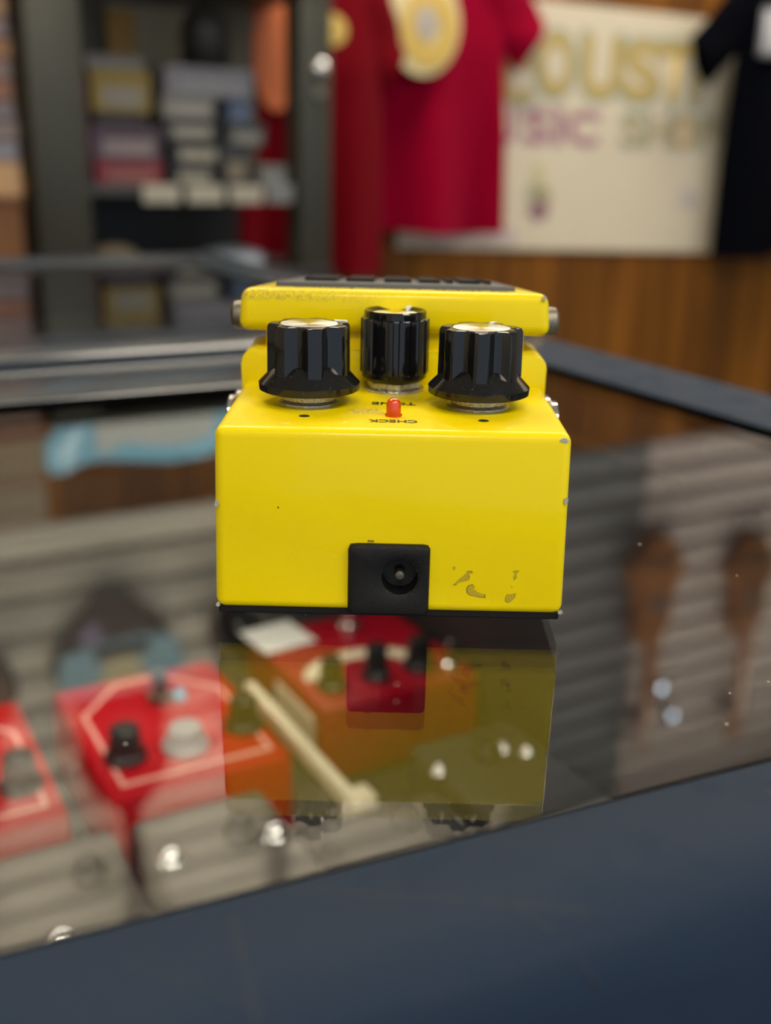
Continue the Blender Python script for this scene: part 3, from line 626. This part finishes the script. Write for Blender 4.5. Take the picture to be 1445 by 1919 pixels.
# ================================================================== the yellow pedal
PZ = 41.6
ped = thing('guitar_pedal', 'yellow guitar pedal with three black knobs standing on the glass counter', 'pedal', (0, 0, 0), -0.012, world=True)
cas = MB()
cas.hexa([(-35.2, 0, 3.85), (35.2, 0, 3.85), (36, 124, 3.85), (-36, 124, 3.85), (-34.5, 0, PZ), (34.5, 0, PZ), (35.0, 124, PZ), (-35.0, 124, PZ)], 2.0, 5)
cas.prism(rrect(-35.1, 35.1, 38, 49.3, 3.4, 6, True), 44.2, 62, 'xz', 0.5, 2)           # raised shoulder behind the knobs
rs = []
for x in (-34.4, 34.4):
    rs.append([(x, 44.6, PZ - .5), (x, 41.2, PZ - .02)] + [(x, 44.25 - 3 * (1 - math.sin(a)), PZ + 3 * (1 - math.cos(a))) for a in [PI / 2 * i / 6 for i in range(1, 7)]] + [(x, 44.6, PZ + 3)])
cas.rings(rs)
cas.box(-29.6, 29.8, 47.5, 66, 48, 55, .4, 1)                                              # neck under the treadle
casing = cas.build('casing', M['yellow'], ped, smooth=35)
# the opening for the power socket is cut out of the casing
cut = MB().box(-8.0, 7.6, -2, 9, 0, 18.3).build('opening', M['yellow'])
bo = casing.modifiers.new('opening', 'BOOLEAN'); bo.operation = 'DIFFERENCE'; bo.object = cut; bo.solver = 'EXACT'
me_ = bpy.data.meshes.new_from_object(casing.evaluated_get(bpy.context.evaluated_depsgraph_get()))
casing.modifiers.clear(); casing.data = me_; bpy.data.objects.remove(cut)
me_.shade_smooth(); me_.set_sharp_from_angle(angle=math.radians(35))
tr = MB().hexa([(-35.8, 44.6, 53.4), (35.6, 44.6, 53.4), (35.5, 128, 43), (-35.5, 128, 43), (-34.9, 44.9, 63.0), (34.7, 44.9, 63.0), (34.7, 128, 55.9), (-34.7, 128, 55.9)], 2.3, 5).build('treadle', M['tread'], ped, smooth=40)
def ztr(y): return 63.0 - (y - 44.9) * 7.1 / 83.1
py0, py1 = 57.5, 124
pd = MB().hexa([(-28.6, py0, ztr(py0) - .6), (28.6, py0, ztr(py0) - .6), (28.6, py1, ztr(py1) - .6), (-28.6, py1, ztr(py1) - .6), (-28.2, py0 + .5, ztr(py0) + 1.1), (28.2, py0 + .5, ztr(py0) + 1.1), (28.2, py1, ztr(py1) + 1.1), (-28.2, py1, ztr(py1) + 1.1)], .3, 2).build('rubber_pad', M['pad'], tr)
for a, b_ in ((-23.0, -14.7), (-12.6, -5.2), (-3.0, 4.2), (6.0, 11.4), (13.0, 14.6), (16.2, 21.4), (22.6, 24.2)):
    y0, y1 = 74, 118
    MB().hexa([(a, y0, ztr(y0) + .9), (b_, y0, ztr(y0) + .9), (b_, y1, ztr(y1) + .9), (a, y1, ztr(y1) + .9), (a + .3, y0 + .4, ztr(y0) + 1.9), (b_ - .3, y0 + .4, ztr(y0) + 1.9), (b_ - .3, y1, ztr(y1) + 1.9), (a + .3, y1, ztr(y1) + 1.9)]).build('raised_block', M['rubber'], tr)
# lettering on the treadle, read from the far side
tx = text('SUPER Over Drive', M['print_'], 'lettering', tr, (-24, 26, 49.5, 55.5), 'xy', 0, flip=True)
for v in tx.data.vertices: v.co.z = (ztr(v.co.y / MM) + .1) * MM
for sg in (-1, 1):
    MB().lathe([(3.4, sg * 34.2), (3.4, sg * 36.4), (3.2, sg * 37.2), (2.2, sg * 37.9), (0.5, sg * 38.2)], (0, 50.5, 56.0), 28, 'x').build('hinge_screw', M['screw'], ped)
# base with rubber sheet
MB().box(-34.6, 34.6, .8, 123, 2.6, 4.4, .3, 1).build('base_plate', M['rubber'], ped)
MB().box(-25.5, 25.5, 8, 118, 0, 2.8, .3, 1).build('rubber_sheet', M['rubber'], ped)
# side jack collars
for sg in (-1, 1):
    jn = MB().lathe([(6.2, sg * 34), (6.2, sg * 36.2), (5.6, sg * 36.9), (4.9, sg * 37.0), (4.9, sg * 38.1), (4.2, sg * 38.5)], (0, 46, 33.2), 30, 'x').build('jack_collar', M['chrome'], ped)
# power socket
pw = MB(); N_ = 64; hx, hz, hr = 2.0, 11.8, 3.6
def rr_ray(t, x0, x1, z0, z1, r):
    d = (math.cos(t), math.sin(t)); best = None
    poly = rrect(x0, x1, z0, z1, r, 6)
    for (a, b_), (c, e) in zip(poly, poly[1:] + poly[:1]):
        den = d[0] * (e - b_) - d[1] * (c - a)
        if abs(den) < 1e-9: continue
        s_ = ((a - hx) * (e - b_) - (b_ - hz) * (c - a)) / den; q = ((a - hx) * d[1] - (b_ - hz) * d[0]) / den
        if s_ > 0 and -1e-6 <= q <= 1 + 1e-6: best = s_
    return (hx + d[0] * best, hz + d[1] * best)
T_ = [2 * PI * i / N_ for i in range(N_)]
box0 = (-8.35, 7.95, 3.5, 18.6)
def loop(ins, y, r): return [(p[0], y, p[1]) for p in (rr_ray(t_, box0[0] + ins, box0[1] - ins, box0[2] + ins, box0[3] - ins, r) for t_ in T_)]
def circ(r, y): return [(hx + r * math.cos(t_), y, hz + r * math.sin(t_)) for t_ in T_]
pw.rings([loop(0, .6, 1.0), loop(0, -.7, 1.0), loop(.25, -1.15, .9), loop(.8, -1.4, .7), circ(hr + .25, -1.4), circ(hr, -1.2), circ(hr - .15, 3.2)], False, False)
socket = pw.build('power_socket', M['jack'], ped, smooth=45)
MB().lathe([(hr + .3, 3.1), (hr + .3, 3.6), (.2, 3.7)], (hx, 0, hz), 32, 'y').build('socket_well', M['black'], socket)
MB().lathe([(1.0, 3.4), (1.0, -.1), (.86, -.45), (.3, -.6)], (hx, 0, hz + .25), 20, 'y').build('contact_pin', M['screw'], socket)

# knobs
def lands(n, w, depth, ph):
    def f(t, r, h):
        q = ((t - ph) * n / (2 * PI)) % 1.0; e = abs(q - .5) * 2      # 0 in the middle of a flute, 1 on the land
        k = max(0.0, 1 - (e / w) ** 2.0)
        return r - depth * (r / 8.6) * k
    return f
def big_knob(x, y, ang, ph, lab):
    z0 = PZ + 2.75
    k = bpy.data.objects.new('control_knob', None); COL.objects.link(k); k.parent = ped; k.location = Vector((x, y, z0)) * MM; k.rotation_euler.z = ang; k.scale = (1.02, 1.02, 1.035)
    k.empty_display_size = .01; k['label'] = lab
    MB().lathe([(9.9, 0), (10.4, .25), (10.5, 1.6), (10.3, 1.85), (8.8, 3.4), (7.2, 5.3), (6.2, 5.8)], n=64).build('skirt', M['skirt'], k, smooth=40)
    MB().lathe([(8.7, 1), (8.62, 8), (8.55, 12.7), (8.2, 13.35), (7.6, 13.5), (6.1, 13.5), (6.0, 13.1), (2, 13.0)], n=160, rad=lambda t, r, h, f=lands(7, .63, 1.75, ph - ang): f(t, r, h) if r > 6.6 else r).build('grip', M['knob'], k, smooth=32)
    MB().lathe([(5.95, 13.0), (5.9, 13.42), (5.6, 13.5), (.05, 13.25)], n=48).build('knob_cap', M['cap'], k, smooth=20)
    MB().hexa([(6.0, -.42, 13.3), (8.62, -.42, 12.6), (8.62, .42, 12.6), (6.0, .42, 13.3), (6.0, -.42, 13.75), (8.75, -.42, 13.5), (8.75, .42, 13.5), (6.0, .42, 13.75)]).build('pointer_mark', M['white'], k)
def nut(x, y, r, hex_, m):
    MB().lathe([(r + .65, 0), (r + .65, .45), (r + .5, .6), (r - .3, .6)], (x, y, PZ - .02), 40).build('washer', M['steel'], ped)
    MB().lathe([(r - .35, .5), (r, .95), (r, 2.0), (r - .5, 2.75), (r - 1.6, 2.8)], (x, y, PZ), 96, rad=(lambda t, rr, h: rr * min(1, .90 / max(.01, math.cos(((t + .35) % (PI / 3)) - PI / 6))) if hex_ else rr)).build('nut', m, ped, smooth=25)
big_knob(-17.9, 24.2, math.radians(32), math.radians(-78), 'knob with the broad skirt at the socket side left')
big_knob(17.95, 23.6, math.radians(66), math.radians(-93), 'knob with the broad skirt at the socket side right')
nut(-17.9, 24.2, 5.9, False, M['brass']); nut(17.95, 23.6, 5.9, False, M['brass']); nut(.05, 39.6, 6.3, True, M['steel'])
for x, y in ((-17.9, 24.2), (17.95, 23.6), (.05, 39.6)): MB().lathe([(3.2, 0), (3.2, 6)], (x, y, PZ), 16).build('shaft', M['steel'], ped)
k = bpy.data.objects.new('control_knob', None); COL.objects.link(k); k.parent = ped; k.location = Vector((.05, 39.6, PZ + 2.2)) * MM; k.rotation_euler.z = math.radians(58); k.scale = (.97, .97, 1.0); k['label'] = 'narrow ribbed knob without a skirt'
def rib(t, r, h):
    if r < 7.45 or not 1.9 < h < 14.0: return r
    q = (t * 18 / (2 * PI)) % 1; return r + (.30 if q < .42 else -.12)
MB().lathe([(6.3, 0), (7.0, .25), (7.5, .9), (7.6, 1.85), (7.6, 2.0), (7.55, 13.6), (7.5, 13.75), (7.15, 14.0), (7.1, 15.3), (6.9, 15.6), (6.6, 15.6), (5.5, 15.0), (5.4, 14.6), (1, 14.5)], n=216, rad=rib).build('grip', M['knob'], k, smooth=28)
MB().lathe([(5.4, 14.5), (5.35, 14.85), (5.1, 14.95), (.05, 14.75)], n=48).build('knob_cap', M['cap'], k, smooth=20)
MB().box(5.0, 7.2, -.38, .38, 14.9, 15.9, .1, 1).build('pointer_mark', M['white'], k)
# check lamp
MB().lathe([(1.75, 0), (1.75, .3), (1.5, .35), (1.5, 2.2), (1.42, 2.75), (1.15, 3.25), (.7, 3.55), (.1, 3.68)], (.05, 12.6, PZ), 32).build('check_lamp', M['led'], ped, smooth=60)
# print on the control panel
text('TONE', M['print_'], 'lettering', ped, (-4.6, 4.8, 22.4, 25.0), 'xy', PZ + .09, flip=True, offset=.025)
text('CHECK', M['print_'], 'lettering', ped, (-5.0, 4.8, 6.4, 8.7), 'xy', PZ + .09, flip=True, offset=.025)
for x, y in ((-17.9, 10.6), (18.1, 9.9)): MB().lathe([(1.1, -.1), (1.1, .03), (.05, .03)], (x, y, PZ), 28).build('printed_dot', M['print_'], ped)
# wear: chips to bare metal and patches of old sticker glue
def ring_pts(a, b_, n, jit, seed):
    r = random.Random(seed); return [(a * (1 + r.uniform(-jit, jit)) * math.cos(2 * PI * i / n), b_ * (1 + r.uniform(-jit, jit)) * math.sin(2 * PI * i / n)) for i in range(n)]
for i, (x, z_, a, b_, y) in enumerate(((-34.25, 26.1, .42, .62, .12), (34.15, 28.2, .42, .68, .16), (32.9, 40.4, .75, .5, .12), (34.7, 4.6, .5, .45, .12), (-34.6, 4.7, .45, .45, .12))):
    blob(x, z_, ring_pts(a, b_, 14, .3, i), y, M['chip'], 'paint_chip', ped, .16)
def residue(pts, m=None):
    cx = sum(p[0] for p in pts) / len(pts); cz = sum(p[1] for p in pts) / len(pts)
    blob(0, 0, [(cx + (a - cx) * 1.0, cz + (b_ - cz) * 1.0) for a, b_ in pts], 0, M['residue_edge'], 'glue_mark', ped, .03)
    blob(0, 0, [(cx + (a - cx) * .86, cz + (b_ - cz) * .86) for a, b_ in pts], -.015, M['residue'], 'glue_mark', ped, .03)
X0, Z0 = lambda px: 12.0 + (px - 843) * .1052, lambda py_: 14.6 - (py_ - 1053) * .1062
def pp(*q): return [(X0(a), Z0(c)) for a, c in q]
residue(pp((849, 1097), (856, 1096), (862, 1090), (874, 1087), (880, 1085), (882, 1078), (878, 1071), (888, 1070), (884, 1066), (876, 1067), (872, 1074), (862, 1083), (855, 1091)))
residue(pp((876, 1100), (880, 1095), (888, 1093), (892, 1098), (889, 1103), (900, 1110), (913, 1114), (914, 1121), (900, 1120), (882, 1116), (876, 1110)))
residue(pp((951, 1118), (954, 1113), (963, 1112), (971, 1110), (970, 1118), (964, 1125), (958, 1130), (951, 1127)))
residue(pp((962, 1066), (970, 1063), (975, 1065), (970, 1070), (971, 1078), (966, 1084), (964, 1077), (967, 1070)))
residue(pp((848, 1061), (851, 1057), (854, 1062), (850, 1066)))
residue(pp((961, 1096), (963, 1095), (964, 1098), (961, 1099)))
MB().prism([(-4.6, 18.75), (-3.3, 18.75), (-3.2, 19.2), (-4.5, 19.3)], -.03, .03, 'xz').build('glue_mark', M['residue_edge'], ped)
blob(33.6, 62.0, ring_pts(.5, .55, 12, .3, 31), 44.9, M['chip'], 'paint_chip', ped, .5)
blob(-22.2, 25.6, ring_pts(.16, .2, 8, .2, 9), 0, M['print_'], 'dust_speck', ped, .03)
